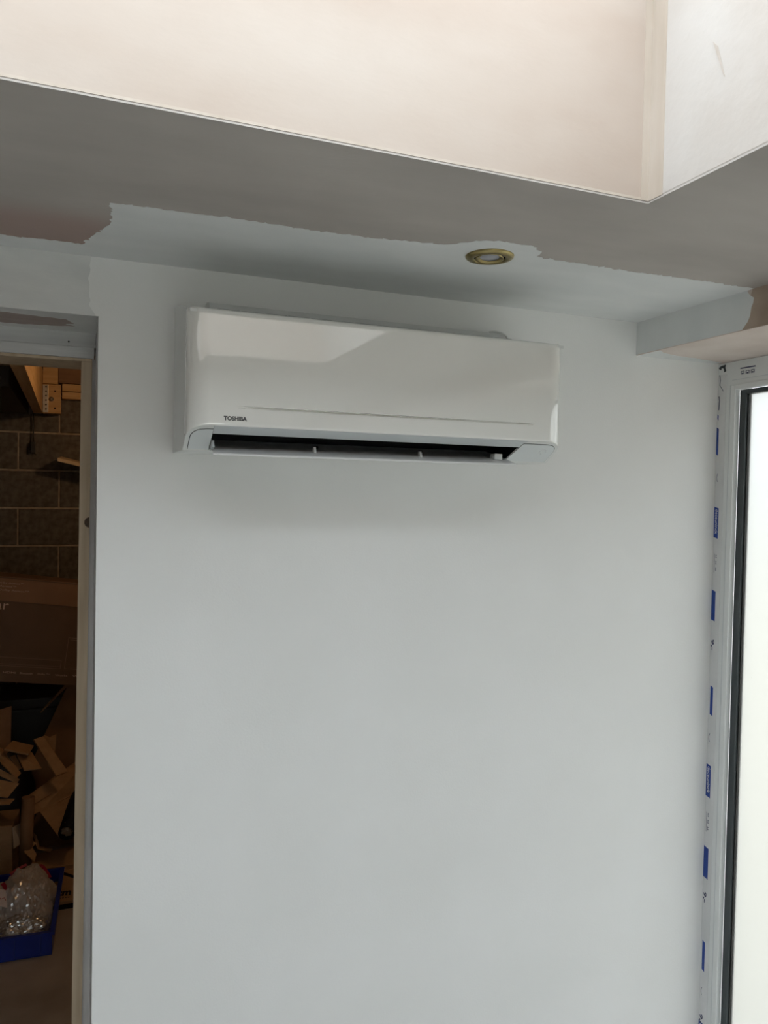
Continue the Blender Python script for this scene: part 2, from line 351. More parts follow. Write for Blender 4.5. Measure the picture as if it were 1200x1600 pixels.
# ------------------------------------------------------------------ glazed frames on the right
FX, FZ = 1.440, 2.3135
def glazed(name, y0, y1, label):
    """y0 > y1; frame face looks to -x"""
    o = struct(boxes(name, [(FX, FX+.07, y0-.050, y0, .05, FZ-.0), (FX, FX+.07, y1, y1+.050, .05, FZ),
                            (FX, FX+.07, y1+.05, y0-.05, FZ-.062, FZ), (FX, FX+.07, y1+.05, y0-.05, .05, .112)], M['upvc'], bevel=.0), label)
    zt, zb = FZ-.062, .112
    for nm, b in (('glazing_bead', (FX-.006, FX+.012, y0-.066, y0-.0505, zb, zt)), ('glazing_bead', (FX-.006, FX+.012, y1+.0505, y1+.066, zb, zt)),
                  ('glazing_bead', (FX-.006, FX+.012, y1+.066, y0-.066, zt-.014, zt)), ('glazing_bead', (FX-.006, FX+.012, y1+.066, y0-.066, zb, zb+.014))):
        boxes(nm, [b], M['upvc'], o, bevel=.003)
    gy0, gy1, gz0, gz1 = y0-.066, y1+.066, zb+.014, zt-.014
    g = .020
    boxes('gasket', [(FX+.012, FX+.034, gy0-g, gy0, gz0, gz1), (FX+.012, FX+.034, gy1, gy1+g, gz0, gz1),
                     (FX+.012, FX+.034, gy1+g, gy0-g, gz1-.012, gz1), (FX+.012, FX+.034, gy1+g, gy0-g, gz0, gz0+.012)], M['gasket'], o)
    boxes('spacer_bar', [(FX+.018, FX+.030, gy0-g-.004, gy0-g, gz0+.012, gz1-.012)], M['dark_steel'], o)
    boxes('pane', [(FX+.024, FX+.028, gy1+g, gy0-g-.004, gz0+.012, gz1-.012)], M['pane'], o)
    return o
win = glazed('window_1', 0, -1.10, 'white plastic glazed door frame with film still on, right edge')
struct(boxes('wall_right', [(FX+.0, FX+.08, -4.6, -1.101, .05, BZ)], M['roomwall']))
struct(boxes('trim_2', [(FX, FX+.1, -4.6, 0, 0, .05)], M['upvc']), 'white sill under the glazed frames')
# grooves on the stile and protective film with print
film = boxes('protective_film', [(FX-.0006, FX+.0002, -.030, -.001, .06, FZ-.03)], M['film'], win)
film['label'] = 'thin protective film printed with blue logos'
boxes('frame_groove', [(FX-.0003, FX+.0003, -.0445, -.0430, .06, FZ-.062)], M['ac_band'], win)
boxes('frame_groove', [(FX-.0003, FX+.0003, -1.05, -.05, FZ-.050, FZ-.0485)], M['ac_band'], win)
px = FX - .0008
def blueblock(z1, z0, y0, y1, skew=.004, txt=None):
    pts = [(px, y0, z1), (px, y1, z1-skew), (px, y1, z0-skew), (px, y0, z0)]
    b = prism('blue_logo_print', pts, (.0004, 0, 0), M['blue'], win)
    if txt:   # reads downwards, letter tops towards the glass
        mw = frame_mw((px-.0003, y0-.0045, z1-.007), (0, 0, -1), (0, -1, 0))
        text('logo_lettering', txt, .01, M['white_ink'], b, mw, .0, .0002, (z1-z0)-.016, abs(y1-y0)-.0065)
    return b
for z1, z0, y0, y1, t in ((2.142, 2.069, -.0012, -.0085, None), (1.926, 1.843, -.0012, -.0165, 'deceuninck'), (1.699, 1.617, -.0012, -.0145, None),
                          (1.436, 1.357, -.0068, -.0165, None), (1.219, 1.130, -.0012, -.0170, 'deceuninck'), (.990, .904, -.0012, -.0175, None),
                          (.727, .645, -.0062, -.0155, None), (.50, .42, -.0012, -.0165, 'deceuninck'), (2.178, 2.165, -.0025, -.0062, None)):
    blueblock(z1, z0, y0, y1, .004, t)
for z1, z0, y0 in ((1.798, 1.746, -.006), (1.086, 1.030, -.006)):
    L_ = [(px, px+.0004, y0-.0012, y0-.0004, z0, z1)]
    for k in range(3):
        zz = z1 - (k+.12)*(z1-z0)/3; h = (z1-z0)/3*.55
        L_ += [(px, px+.0004, y0-.0062, y0-.0052, zz-h, zz), (px, px+.0004, y0-.0085, y0-.0062, zz-h*.35, zz-h*.1), (px, px+.0004, y0-.0085, y0-.0062, zz-h*.95, zz-h*.7)]
    boxes('small_print', L_, M['ink'], win)
for z, s in ((1.563, '9,-'), (.863, '9,-'), (.520, '9,-')):
    text('small_print', s, .01, M['ink'], win, frame_mw((px, -.003, z), (0, 0, -1), (0, -1, 0)), .0003, .0002, .030, .012)
for z in (2.005, 1.292, .584):
    tube('small_print', [(px, -.0105+.004*math.cos(a), z+.011*math.sin(a)) for a in [(-80+20*k)*math.pi/180 for k in range(9)]], .0006, M['ink'], win, 6)
L_ = [(px, px+.0005, -.125, -.076, FZ-.023, FZ-.020)]
for k in range(3):
    yy = -.078 - k*.0165
    L_ += [(px, px+.0005, yy-.011, yy, FZ-.0305, FZ-.029), (px, px+.0005, yy-.0015, yy, FZ-.038, FZ-.029), (px, px+.0005, yy-.011, yy-.0095, FZ-.038, FZ-.029),
           (px, px+.0005, yy-.008, yy-.003, FZ-.0375, FZ-.034)]
boxes('head_print', L_, M['ink'], win)
# torn film and filler crumbs in the corner
prism('torn_film', [(px, -.002, FZ-.010), (px, -.010, FZ-.006), (px, -.026, FZ-.004), (px, -.024, FZ-.012), (px, -.028, FZ-.022), (px, -.021, FZ-.024), (px, -.019, FZ-.014), (px, -.012, FZ-.012), (px, -.010, FZ-.017), (px, -.004, FZ-.014)], (.0005, 0, 0), M['gasket'], win)
tube('film_crease', [(px, -.006, FZ-.03), (px, -.009, FZ-.045), (px, -.007, FZ-.058), (px, -.014, FZ-.066), (px, -.020, FZ-.075)], .0008, M['ink'], win, 6)
tube('film_crease', [(px, -.006, FZ-.088), (px, -.008, FZ-.10), (px, -.006, FZ-.125)], .0012, M['ink'], win, 6)

# ------------------------------------------------------------------ outside
struct(boxes('ground_outside', [(1.54, 40, -30, 40, -.25, -.12), (-30, 1.54, -30, -4.66, -.25, -.12)], M['paving']), 'pale paving seen through the misted pane')

# ------------------------------------------------------------------ doorway
hb = struct(boxes('trim_3', [(-1.06, -.1455, .19, .30, 2.252, EZ)], M['primer'], bevel=.001), 'grey-primed upper header board over the doorway')
struct(boxes('trim_4', [(-1.06, -.1490, .1855, .30, 2.2285, 2.2515)], M['primer'], bevel=.001), 'grey-primed lower header board over the doorway')
struct(boxes('trim_5', [(-1.04, -.153, .188, .32, 2.2215, 2.2280)], M['pine'], bevel=.001), 'raw timber door lining head')
# jamb slightly out of plumb
bm = bmesh.new()
v8 = add_box(bm, -.175, -.1530,   .188, .32, 0, 2.2210)
for v in bm.verts:
    v.co.x -= (2.205 - v.co.z)*.0052 if v.co.x < -.16 else (2.205 - v.co.z)*.0058
jb = struct(from_bm('door_1', bm, M['pine']), 'raw timber door jamb with a dark knot')
bm = bmesh.new(); add_box(bm, -.1535, -.145, .196, .30, 0, 2.2285)
for v in bm.verts:
    if v.co.x < -.15: v.co.x -= (2.205 - v.co.z)*.0058
struct(from_bm('trim_6', bm, M['primer_dark']), 'thin grey-primed packer beside the door jamb')
struct(boxes('trim_7', [(-1.06, -1.03, .188, .32, 0, 2.2210)], M['pine']))
sp = ragged([(-1.05, .045, EZ-.0004), (-.30, .045, EZ-.0004), (-.205, .060, EZ-.0004)], .003, .012, 8) + ragged([(-.19, .10, EZ-.0004), (-.212, .11, EZ-.0004), (-.185, .125, EZ-.0004), (-.23, .14, EZ-.0004), (-.30, .150, EZ-.0004), (-1.05, .155, EZ-.0004)], .003, .012, 9)
boxes('soffit_coat', [(-1.05, -.146, .002, .188, EZ-.0003, EZ+.0003)], M['mist'], wb)
prism('soffit_bare_plaster', sp, (0, 0, .0003), M['plaster_damp'], wb)
boxes('reveal_coat', [(EX-.0004, EX+.0002, .002, .195, .01, EZ)], M['mist'], wb)
kp = [(-.1556 + .0105*math.cos(t), .1872, 1.869 + .0115*math.sin(t)) for t in [math.radians(95 + 10*k) for k in range(18)]]
prism('knot_hole', kp, (0, .002, 0), M['knot'], jb)
for z in (2.245, 2.262):
    n_ = lathe('nail_head', [(0, 0), (.002, 0), (.002, .0006), (0, .0006)], M['dark_steel'], hb, seg=10)
    n_.rotation_euler = (math.pi/2, 0, 0); n_.location = (-.235 + (z-2.245)*2, .1885, z)

# ------------------------------------------------------------------ air conditioner
AC = empty('air_conditioner', (0, 0, 2.02))
tag(AC, 'glossy white wall-mounted split air conditioner with open outlet slot', 'air conditioner')
W, DF, DS, RX = .798, .222, .188, .041
def zbot(d): return max(0.0, .043 - .6*(DF-d))
def ztop(d): return .2535 + (DF-d)*.20
def arc(left=True, n=12):
    pts = []
    for i in range(n+1):
        a = math.pi/2*i/n
        pts.append((RX*(1-math.sin(a)), DS+(DF-DS)*math.sin(a) if False else DS+(DF-DS)*math.cos(math.pi/2-a)))
    # superellipse-like corner from (0,DS) to (RX,DF)
    pts = [(RX*(1-math.cos(math.pi/2*i/n)), DS+(DF-DS)*math.sin(math.pi/2*i/n)) for i in range(n+1)]
    return pts if left else [(W-x, d) for x, d in reversed(pts)]
xs = [RX, RX+.0008] + [RX + (W-2*RX)*i/72 for i in range(1, 72)] + [W-RX-.0008, W-RX]
plan = arc(True) + [(x, DF) for x in xs[1:-1]] + arc(False)
GZ = .0805
def groove(x, z):
    t = min((x-.088)/.05, (.716-x)/.03)
    t = max(0., min(1., t))
    if t <= 0: return 0.
    u = z-GZ                                   # narrow slot, 3 mm tall
    k = 1.0 if -.0038 < u < -.0001 else 0.0
    return .0075*t*k
bm = bmesh.new()
zt_rel = sorted(set([0, .02, .06] + [.1+.85*i/10 for i in range(11)] + [.965, .98, .99, 1.0]))
grid = []
zrows = [('b', 0.0), ('b', .0015), ('b', .004), ('b', .0048)] + [('a', z) for z in (.052, .058, GZ-.0048, GZ-.0041, GZ-.0036, GZ-.0003, GZ+.0001, GZ+.0008, .10, .12, .14, .16, .18, .20, .22, .235)] + [('t', .0112), ('t', .010), ('t', .006), ('t', .003), ('t', .001), ('t', 0.0)]
for kind, val in zrows:
    row = []
    for x, d in plan:
        nb, ntp = zbot(d), ztop(d)
        z = nb+val if kind == 'b' else (ntp-val if kind == 't' else val)
        inset = 0.0
        if kind == 't': inset = .006*(1-min(1, val/.010))**2.2
        if kind == 'b': inset = .0016*(1-min(1, val/.004))**2
        nx, nd = 0.0, 1.0
        if x < RX: nx = -(1-(x/RX)); nd = (x/RX)
        if x > W-RX: nx = (1-((W-x)/RX)); nd = ((W-x)/RX)
        l = math.hypot(nx, nd) or 1
        xx = x - nx/l*inset; dd = d - nd/l*inset - groove(x, z)
        row.append(bm.verts.new((xx, -dd, z)))
    grid.append(row)
for a, b in zip(grid[:-1], grid[1:]):
    for i in range(len(plan)-1): bm.faces.new([a[i], a[i+1], b[i+1], b[i]])
bm.normal_update()
for e in bm.edges:
    if len(e.link_faces) == 2 and e.calc_face_angle(0) > .55: e.smooth = False
fpn = from_bm('front_panel', bm, M['ac_white'], AC, smooth=True)
mod = fpn.modifiers.new('thick', 'SOLIDIFY'); mod.thickness = .0025; mod.offset = -1
fpn['label'] = 'glossy white front panel with a long tapered groove'
# casing: side plates, back, top and flat bottom
XS0, XS1 = .049, .688
prof = [(0, 0), (.150, 0), (DS-.0008, zbot(DS)), (DS-.0008, .2565), (.12, .276), (.03, .292), (0, .296)]
for x0 in (.0006, W-.0036):
    prism('side_panel', [(x0, -d, z) for d, z in prof], (.003, 0, 0), M['ac_body'], AC, bevel=.0008)
tp = [(.214, .252), (.19, .2575), (.12, .276), (.03, .292), (0, .296), (0, .290), (.03, .286), (.12, .270), (.19, .2515), (.214, .246)]
prism('top_cover', [(.004, -d, z) for d, z in tp], (W-.008, 0, 0), M['ac_body'], AC)
boxes('rear_plate', [(.006, W-.006, -.006, -.0005, .004, .292)], M['ac_body'], AC)
boxes('bottom_plate', [(.0036, W-.0036, -.148, -.0008, .0002, .0032)], M['ac_body'], AC, bevel=.0008)
# rear intake strip that stands above the front edge
strip = [(.075, .2825), (.06, .300), (.035, .3055), (.012, .3035), (.006, .296), (.010, .290), (.07, .2790)]
prism('intake_strip', [(.060, -d, z) for d, z in strip], (.672, 0, 0), M['ac_body'], AC)
for i in range(14):
    xa = .068 + i*.047
    prism('intake_slot', [(xa, -.118, .2768), (xa+.043, -.118, .2768), (xa+.043, -.080, .2835), (xa, -.080, .2835)], (0, 0, -.002), M['black'], AC)
tube('strip_end_clip', [(.700, -.055, .3015), (.716, -.055, .3040), (.730, -.057, .3025), (.741, -.060, .2955), (.744, -.062, .2880)], .0025, M['ac_body'], AC, 8)
# underside: outlet band, end caps
def cham(x, d, lift=0.0):   # point on the sloping underside, lifted along its normal
    n = Vector((0, -.6, -1)).normalized()
    # plane z = .043-.6*(DF-d) with y=-d
    nn = Vector((0, -0.514, -0.857)) if False else Vector((0, .6*-1*-1, -1)).normalized()
    p = Vector((x, -d, .043 - .6*(DF-d)))
    nrm = Vector((0, -.6, -1)).normalized()
    return p + nrm*lift
band = [cham(XS0-.0, DF-.0016), cham(XS1+.02, DF-.0016), cham(XS1+.008, .200), cham(XS0, .200)]
prism('outlet_band', band, (0, .002, .004), M['ac_band'], AC)
def cap(left, inset, lift, thick, mname, name):
    A = arc(left, 14)
    pts = []
    if left:
        for x, d in A: 
            nx, nd = (1-x/RX), (x/RX); l = math.hypot(nx, nd)
            pts.append((x + nx/l*inset, d - nd/l*inset))
        pts = [(inset, .150+inset*.6)] + pts + [(XS0-.0005 if inset == 0 else XS0-.001, DF-inset), (XS0-.0005 if inset == 0 else XS0-.001, .150+inset*.6)]
    else:
        for x, d in A:
            nx, nd = (1-(W-x)/RX), ((W-x)/RX); l = math.hypot(nx, nd)
            pts.append((x - nx/l*inset, d - nd/l*inset))
        sl = 0.0
        pts = [(XS1+.0005+sl, .150+inset*.6), (XS1+.0005+.012, DF-inset)] + pts + [(W-inset, .150+inset*.6)]
    P = [cham(x, min(d, DF-.0016), lift) for x, d in pts]
    return prism(name, P, (0, .6*thick*.857, thick*.857) if False else tuple(-Vector((0, -.6, -1)).normalized()*thick), M[mname], AC)
for left in (True, False):
    cap(left, 0.0012, 0.0, .003, 'ac_body', 'outlet_rim')
    cap(left, .0085, .0004, .001, 'seam', 'cap_seam')
    cap(left, .0098, .0012, .002, 'ac_cap', 'end_cap')
# faint display ring and dot on the right cap
ringc = (.762, .190)
pts = [cham(ringc[0]+.0075*math.cos(a), ringc[1]+.0075*math.sin(a), .0013) for a in [2*math.pi*k/24 for k in range(20)]]
tube('display_ring', pts, .0008, M['icon'], AC, 6)
# dark duct behind the slot
duct = [(.2005, .0310), (.205, .062), (.17, .085), (.07, .085), (.052, .010), (.055, .010), (.072, .082), (.168, .082), (.202, .061), (.1985, .0318)]
prism('outlet_duct', [(XS0, -d, z) for d, z in duct], (XS1-XS0+.01, 0, 0), M['black'], AC)
for x0 in (XS0-.002, XS1+.008):
    prism('duct_end', [(x0, -d, z) for d, z in [(.206, .034), (.206, .07), (.17, .088), (.06, .088), (.055, .02), (.15, .003)]], (.002, 0, 0), M['black'], AC)
for i in range(22):
    xa = XS0+.02 + i*.029
    boxes('guide_vane', [(xa, xa+.0014, -.135, -.085, .040, .080)], M['black'], AC)
# louver
lv = [(.2005, -.0080), (.1990, -.0055), (.180, .0002), (.150, .0080), (.120, .0145), (.090, .0208), (.066, .0268), (.0645, .0235), (.090, .0168), (.120, .0103), (.150, .0038), (.180, -.0042), (.1990, -.0095)]
lo_ = prism('louver', [(XS0+.001, -d, z) for d, z in lv], (XS1-XS0+.002, 0, 0), M['louver'], AC)
for xx in (.251, .479):
    prism('louver_bracket', [(xx, -.172, .0022), (xx, -.158, .0058), (xx, -.160, .0140), (xx, -.167, .0145)], (.0045, 0, 0), M['ac_body'], AC)
    tube('pivot_pin', [(xx+.002, -.160, .011), (xx+.012, -.150, .0150)], .0028, M['black'], AC, 8)
boxes('louver_motor_arm', [(.652, .671, -.176, -.156, .0030, .0160)], M['ac_body'], AC, bevel=.001)
prism('louver_hinge', [(XS0+.0005, -.190, .006), (XS0+.0005, -.172, .003), (XS0+.0005, -.165, .008), (XS0+.0005, -.176, .020)], (.005, 0, 0), M['ac_band'], AC)
# lettering
text('brand_lettering', 'TOSHIBA', .01, M['logo'], AC, frame_mw((.0645, -DF-.0003, .0533), (1, 0, 0), (0, 0, 1)), .0005, .0002, .0425, .0082)

# ------------------------------------------------------------------ downlight
DL = empty('downlight', (.542, -.333, HC)); tag(DL, 'round antique brass recessed downlight in the painted ceiling strip', 'downlight')
lathe('bezel', [(.0460, -.0006), (.0455, -.0030), (.043, -.0048), (.036, -.0062), (.0305, -.0060), (.0295, -.0045), (.0295, -.0008)], M['brass'], DL, seg=64)
lathe('bezel_gap', [(.0300, -.0030), (.0240, -.0030)], M['black'], DL, seg=64)
gm = lathe('gimbal_ring', [(.0266, -.0025), (.0266, -.0062), (.0254, -.0070), (.0215, -.0056), (.0180, -.0034)], M['brass'], DL, seg=64)
gm.rotation_euler = (math.radians(-4), math.radians(3), 0)
lathe('lens', [(0, -.0042), (.012, -.0040), (.0190, -.0033)], M['lens'], DL, seg=48)

# ------------------------------------------------------------------ garage shell
GY = 3.4
struct(boxes('floor_garage', [(-2.6, 1.5, .25, GY+.1, -.12, 0)], M['conc']), 'dusty concrete garage floor')
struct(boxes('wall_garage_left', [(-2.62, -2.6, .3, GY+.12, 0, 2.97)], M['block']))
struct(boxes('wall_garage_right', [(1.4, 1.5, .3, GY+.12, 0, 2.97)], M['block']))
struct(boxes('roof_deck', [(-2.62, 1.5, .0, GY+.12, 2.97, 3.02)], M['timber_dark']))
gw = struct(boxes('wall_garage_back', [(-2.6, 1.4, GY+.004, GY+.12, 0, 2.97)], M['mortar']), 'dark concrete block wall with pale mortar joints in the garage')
bm = bmesh.new(); add_box(bm, -.2195, .2195, 0, .05, -.1065, .1065)
bmesh.ops.bevel(bm, geom=list(bm.edges), offset=.003, segments=1, affect='EDGES')
bmesh.ops.recalc_face_normals(bm, faces=bm.faces)
bme = bpy.data.meshes.new('block'); bm.to_mesh(bme); bm.free(); bme.materials.append(M['block'])
bh = bpy.data.meshes.new('block_half'); bm = bmesh.new(); add_box(bm, -.1065, .1065, 0, .05, -.1065, .1065)
bmesh.ops.bevel(bm, geom=list(bm.edges), offset=.003, segments=1, affect='EDGES'); bmesh.ops.recalc_face_normals(bm, faces=bm.faces); bm.to_mesh(bh); bm.free(); bh.materials.append(M['block'])
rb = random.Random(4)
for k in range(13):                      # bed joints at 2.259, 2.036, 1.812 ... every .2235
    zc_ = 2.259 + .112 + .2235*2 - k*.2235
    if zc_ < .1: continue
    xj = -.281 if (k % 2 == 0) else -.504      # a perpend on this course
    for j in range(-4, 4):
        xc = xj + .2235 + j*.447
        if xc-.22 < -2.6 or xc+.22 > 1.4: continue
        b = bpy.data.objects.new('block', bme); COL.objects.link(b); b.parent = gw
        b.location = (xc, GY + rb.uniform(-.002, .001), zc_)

# joists and plates
def board(name, b, material, label, cat, bevel=.002, group=None):
    o = boxes(name, [b], material, None, bevel); tag(o, label, cat, group); return o
JSH = .025
bm = bmesh.new(); add_box(bm, -.421, -.374, .32, 3.345, 2.368, 2.62)
for v in bm.verts:
    if v.co.y < 1: v.co.x += JSH
j1 = from_bm('ceiling_joist', bm, M['timber']); tag(j1, 'timber ceiling joist running to the block wall beside the nail plate', 'joist', 'garage ceiling joists')
bm = bmesh.new(); add_box(bm, -.86, -.81, .32, 3.345, 2.368, 2.62); tag(from_bm('ceiling_joist', bm, M['timber']), 'timber ceiling joist left of the dark steel channel', 'joist', 'garage ceiling joists')
board('wall_plate', (-.372, -.2905, 3.300, 3.398, 2.540, 2.70), M['timber_x'], 'lit timber wall plate above the perforated nail plate', 'timber')
board('wall_plate', (-.288, .60, 3.330, 3.398, 2.553, 2.70), M['timber_dark'], 'darker brown timber plate along the top of block wall', 'timber')
board('packing_batten', (-.268, .5, 3.34, 3.398, 2.507, 2.550), M['timber_x'], 'upper of two thin orange packing battens on the block wall', 'batten')
board('packing_batten', (-.268, .5, 3.34, 3.398, 2.462, 2.503), M['timber_x'], 'lower of two thin orange packing battens on the block wall', 'batten')
hg = empty('joist_hanger', (-.372, 3.30, 2.37)); tag(hg, 'wood-faced nail plate with holes and a bolt at the joist end', 'bracket')
boxes('backing_block', [(.0, .098, .005, .098, .0, .168)], M['timber_x'], hg, bevel=.002)
boxes('flange', [(.0, .030, -.0005, .0048, .004, .164)], M['steel'], hg, bevel=.001)
for i in range(6):
    n_ = lathe('nail_hole', [(0, 0), (.0045, 0), (.0045, .0008), (0, .0008)], M['black'], hg, seg=12)
    n_.rotation_euler = (math.pi/2, 0, 0); n_.location = (.018, -.0006, .022 + i*.026)
for x_, z_ in ((.066, .030), (.066, .130)):
    n_ = lathe('nail_hole', [(0, 0), (.005, 0), (.005, .0008), (0, .0008)], M['black'], hg, seg=12)
    n_.rotation_euler = (math.pi/2, 0, 0); n_.location = (x_, .0048, z_)
bo = lathe('bolt', [(0, .016), (.008, .016), (.008, .005), (.013, .004), (.013, 0), (0, 0)], M['steel'], hg, seg=16)
bo.rotation_euler = (math.pi/2, 0, 0); bo.location = (.047, .004, .082)
# dark steel channel left of the joist
ch = prism('steel_channel', [(-.60, 3.36, 2.36), (-.60, 2.0, 2.36), (-.45, 2.0, 2.36), (-.45, 3.36, 2.36)], (0, 0, .09), M['dark_steel'], bevel=.003)
tag(ch, 'black steel channel fixed beside the lit timber joist', 'steel channel')
# hanging cable with plug
cb = empty('hanging_cable', (-.424, 3.375, 2.368)); tag(cb, 'black cable hanging down the block wall with a small plug', 'cable')
tube('cord', [(0, 0, 0), (.002, .004, -.06), (0, .002, -.12), (.001, 0, -.17)], .004, M['dark_steel'], cb, 8)
boxes('plug', [(-.013, .013, -.014, .012, -.232, -.165)], M['dark_steel'], cb, bevel=.004)
boxes('plug_pin', [(-.022, -.013, -.003, .003, -.215, -.209)], M['dark_steel'], cb)
tube('cord_tail', [(.004, 0, -.23), (.016, -.004, -.243), (.020, -.004, -.238)], .003, M['dark_steel'], cb, 6)
# batten sticking out
pb = prism('pale_batten', [(-.287, 3.20, 2.108), (-.270, 3.39, 2.122), (.30, 3.39, 1.990), (.30, 3.20, 1.976)], (0, 0, -.020), M['pale_wood'], bevel=.001)
tag(pb, 'pale offcut of batten jutting across the block wall', 'batten')
sb_ = boxes('shelf_bracket', [(-.02, .30, 3.385, 3.398, 1.70, 2.02), (-.0, .02, 3.20, 3.385, 1.975, 1.992)], M['dark_steel']); tag(sb_, 'dark steel bracket under the pale batten', 'bracket')

# ------------------------------------------------------------------ garage clutter
# black trunk added as the void's dark shade, also carries the printed box
shade_base = empty('shade_plinth', (-.45, 3.16, 0)); tag(shade_base, 'added black trunk in shadow under the long brown box', 'plinth')
boxes('body', [(-.60, .65, -.17, .20, 0, .72)], M['void_black'], shade_base, bevel=.01)
boxes('lid', [(-.61, .66, -.18, .21, .722, .78)], M['void_black'], shade_base, bevel=.01)
BXR = empty('soundbar_box', (-.173, 2.77, .885)); tag(BXR, 'long dark brown printed speaker carton lying tilted on the trunk', 'carton')
BXR.rotation_euler = (0, math.radians(7.0), math.radians(-1.5))
LBX = -.85
boxes('carton_body', [(LBX, .16, 0, .17, 0, .545)], M['card_box'], BXR, bevel=.004)
boxes('top_flap', [(LBX+.002, .158, -.003, .0, .418, .542)], M['card_strip'], BXR, bevel=.001)
boxes('flap_edge', [(LBX+.002, .158, -.0042, -.002, .534, .541)], M['card_box'], BXR)
def btext(s, x, z, wd, h, mt='box_ink', y=-.0035, nm='printed_text'):
    text(nm, s, .02, M[mt], BXR, frame_mw((x, y, z), (1, 0, 0), (0, 0, 1)), .0, .0003, wd, h)
btext('with Dolby Atmos™', -.495, .504, .170, .013)
btext('Dolby Atmos™', -.495, .486, .135, .013)
btext('Soundbar con Dolby Atmos™', -.575, .467, .278, .013)
btext('Soundbar', -.672, .372, .290, .050, 'box_ink', -.0005, 'product_name')
def rect(x0, x1, z0, z1, t=.0022, nm='line_drawing'):
    boxes(nm, [(x0, x1, -.0008, .0004, z0, z0+t), (x0, x1, -.0008, .0004, z1-t, z1), (x0, x0+t, -.0008, .0004, z0, z1), (x1-t, x1, -.0008, .0004, z0, z1)], M['box_line'], BXR)
rect(-.83, -.093, .083, .130); boxes('line_drawing', [(-.83, -.095, -.0008, .0004, .094, .0957)], M['box_line'], BXR)
rect(-.075, .12, .085, .252)
boxes('line_drawing', [(-.065, .12, -.0008, .0004, .240, .2418)], M['box_line'], BXR)
for x_, s_ in ((-.365, 'HDMI'), (-.285, 'Bluetooth'), (-.200, 'Dolby TV'), (-.115, 'Works'), (-.03, 'WiFi')):
    btext(s_, x_, .046, .060, .010, 'box_ink', -.0005, 'logo_print')

# cartons and scraps
def card(name, pts, mt, label, thick=.005):
    P = [Vector(p) for p in pts]
    n = (P[1]-P[0]).cross(P[2]-P[1]).normalized()
    if n.y > 0: n = -n
    o = prism(name, [tuple(p) for p in P], tuple(-n*thick), M[mt]); tag(o, label, 'cardboard', 'cardboard waste in the garage'); return o
card('cardboard_sheet', [(-.213, 2.92, .871), (.05, 2.92, .905), (.05, 2.86, .0), (-.60, 2.86, .0)], 'card_d', 'tall brown carton panel leaning beneath the printed speaker carton')
card('bent_cardboard', [(-.351, 2.86, .73), (-.332, 2.86, .756), (-.219, 2.885, .88), (-.206, 2.885, .872)], 'card_d', 'thin bent carton flap slanting in front of the black void')
card('cardboard_sheet', [(-.62, 2.72, .78), (-.484, 2.72, .816), (-.484, 2.68, .60), (-.62, 2.64, .50)], 'card_d', 'dark brown carton panel at the left of the black void')
card('folded_cardboard', [(-.378, 2.72, .634), (-.334, 2.75, .637), (-.213, 2.62, .482), (-.267, 2.60, .472)], 'card', 'long folded cardboard strip leaning diagonally on the heap', .012)
card('torn_cardboard', [(-.335, 2.8, .626), (-.304, 2.8, .612), (-.273, 2.8, .626), (-.278, 2.78, .537), (-.316, 2.78, .565)], 'card', 'torn cardboard corner standing behind the diagonal strip')
card('flat_cardboard', [(-.494, 2.45, .682), (-.469, 2.6, .673), (-.372, 2.6, .638), (-.388, 2.45, .646)], 'card', 'flat cardboard piece topping the heap', .008)
card('flat_cardboard', [(-.442, 2.5, .632), (-.379, 2.55, .622), (-.329, 2.4, .587), (-.404, 2.4, .586)], 'card', 'square cardboard piece just below the topmost flat piece', .006)
big = empty('flattened_carton', (-.15, 2.7, .06)); tag(big, 'large creased flattened carton leaning at the right of the heap', 'carton', 'cardboard waste in the garage')
def rel(pts): return [tuple(Vector(p)-Vector((-.15, 2.7, .06))) for p in pts]
prism('upper_panel', rel([(-.409, 2.6, .379), (.0, 3.0, .52), (.0, 2.93, .32), (-.341, 2.55, .318)]), (0, .006, -.003), M['card'], big)
prism('lower_panel', rel([(-.341, 2.55, .318), (.0, 2.93, .315), (.0, 2.78, .20), (-.25, 2.45, .217)]), (0, .006, -.003), M['card'], big)
prism('corner_tab', rel([(-.409, 2.6, .379), (-.341, 2.55, .318), (-.375, 2.52, .315), (-.41, 2.56, .335)]), (0, .005, 0), M['card'], big)
prism('crease', rel([(-.372, 2.567, .351), (.0, 2.953, .41), (.0, 2.952, .406), (-.370, 2.566, .347)]), (0, -.002, .001), M['card_d'], big)
card('cardboard_offcut', [(-.56, 2.48, .665), (-.498, 2.5, .648), (-.418, 2.4, .573), (-.435, 2.36, .564)], 'card', 'slanting cardboard slat nearest the left frame edge')
card('cardboard_offcut', [(-.55, 2.5, .70), (-.508, 2.52, .661), (-.451, 2.44, .597), (-.475, 2.42, .597)], 'card', 'slanting cardboard slat tucked behind the flat top piece')
card('cardboard_offcut', [(-.56, 2.42, .63), (-.422, 2.33, .567), (-.433, 2.33, .55), (-.56, 2.40, .60)], 'card', 'narrow cardboard slat below the two slanting ones')
card('cardboard_offcut', [(-.473, 2.5, .626), (-.451, 2.52, .627), (-.419, 2.46, .577), (-.435, 2.45, .573)], 'card', 'small upright card sliver under the topmost flat piece', .004)
card('cardboard_offcut', [(-.56, 2.37, .58), (-.423, 2.34, .545), (-.467, 2.28, .507), (-.55, 2.30, .52)], 'card', 'wide cardboard tab low on the left of the heap')
card('cardboard_offcut', [(-.55, 2.3, .505), (-.439, 2.3, .49), (-.457, 2.26, .483), (-.55, 2.26, .49)], 'card', 'thin cardboard tab beneath the wide left tab')
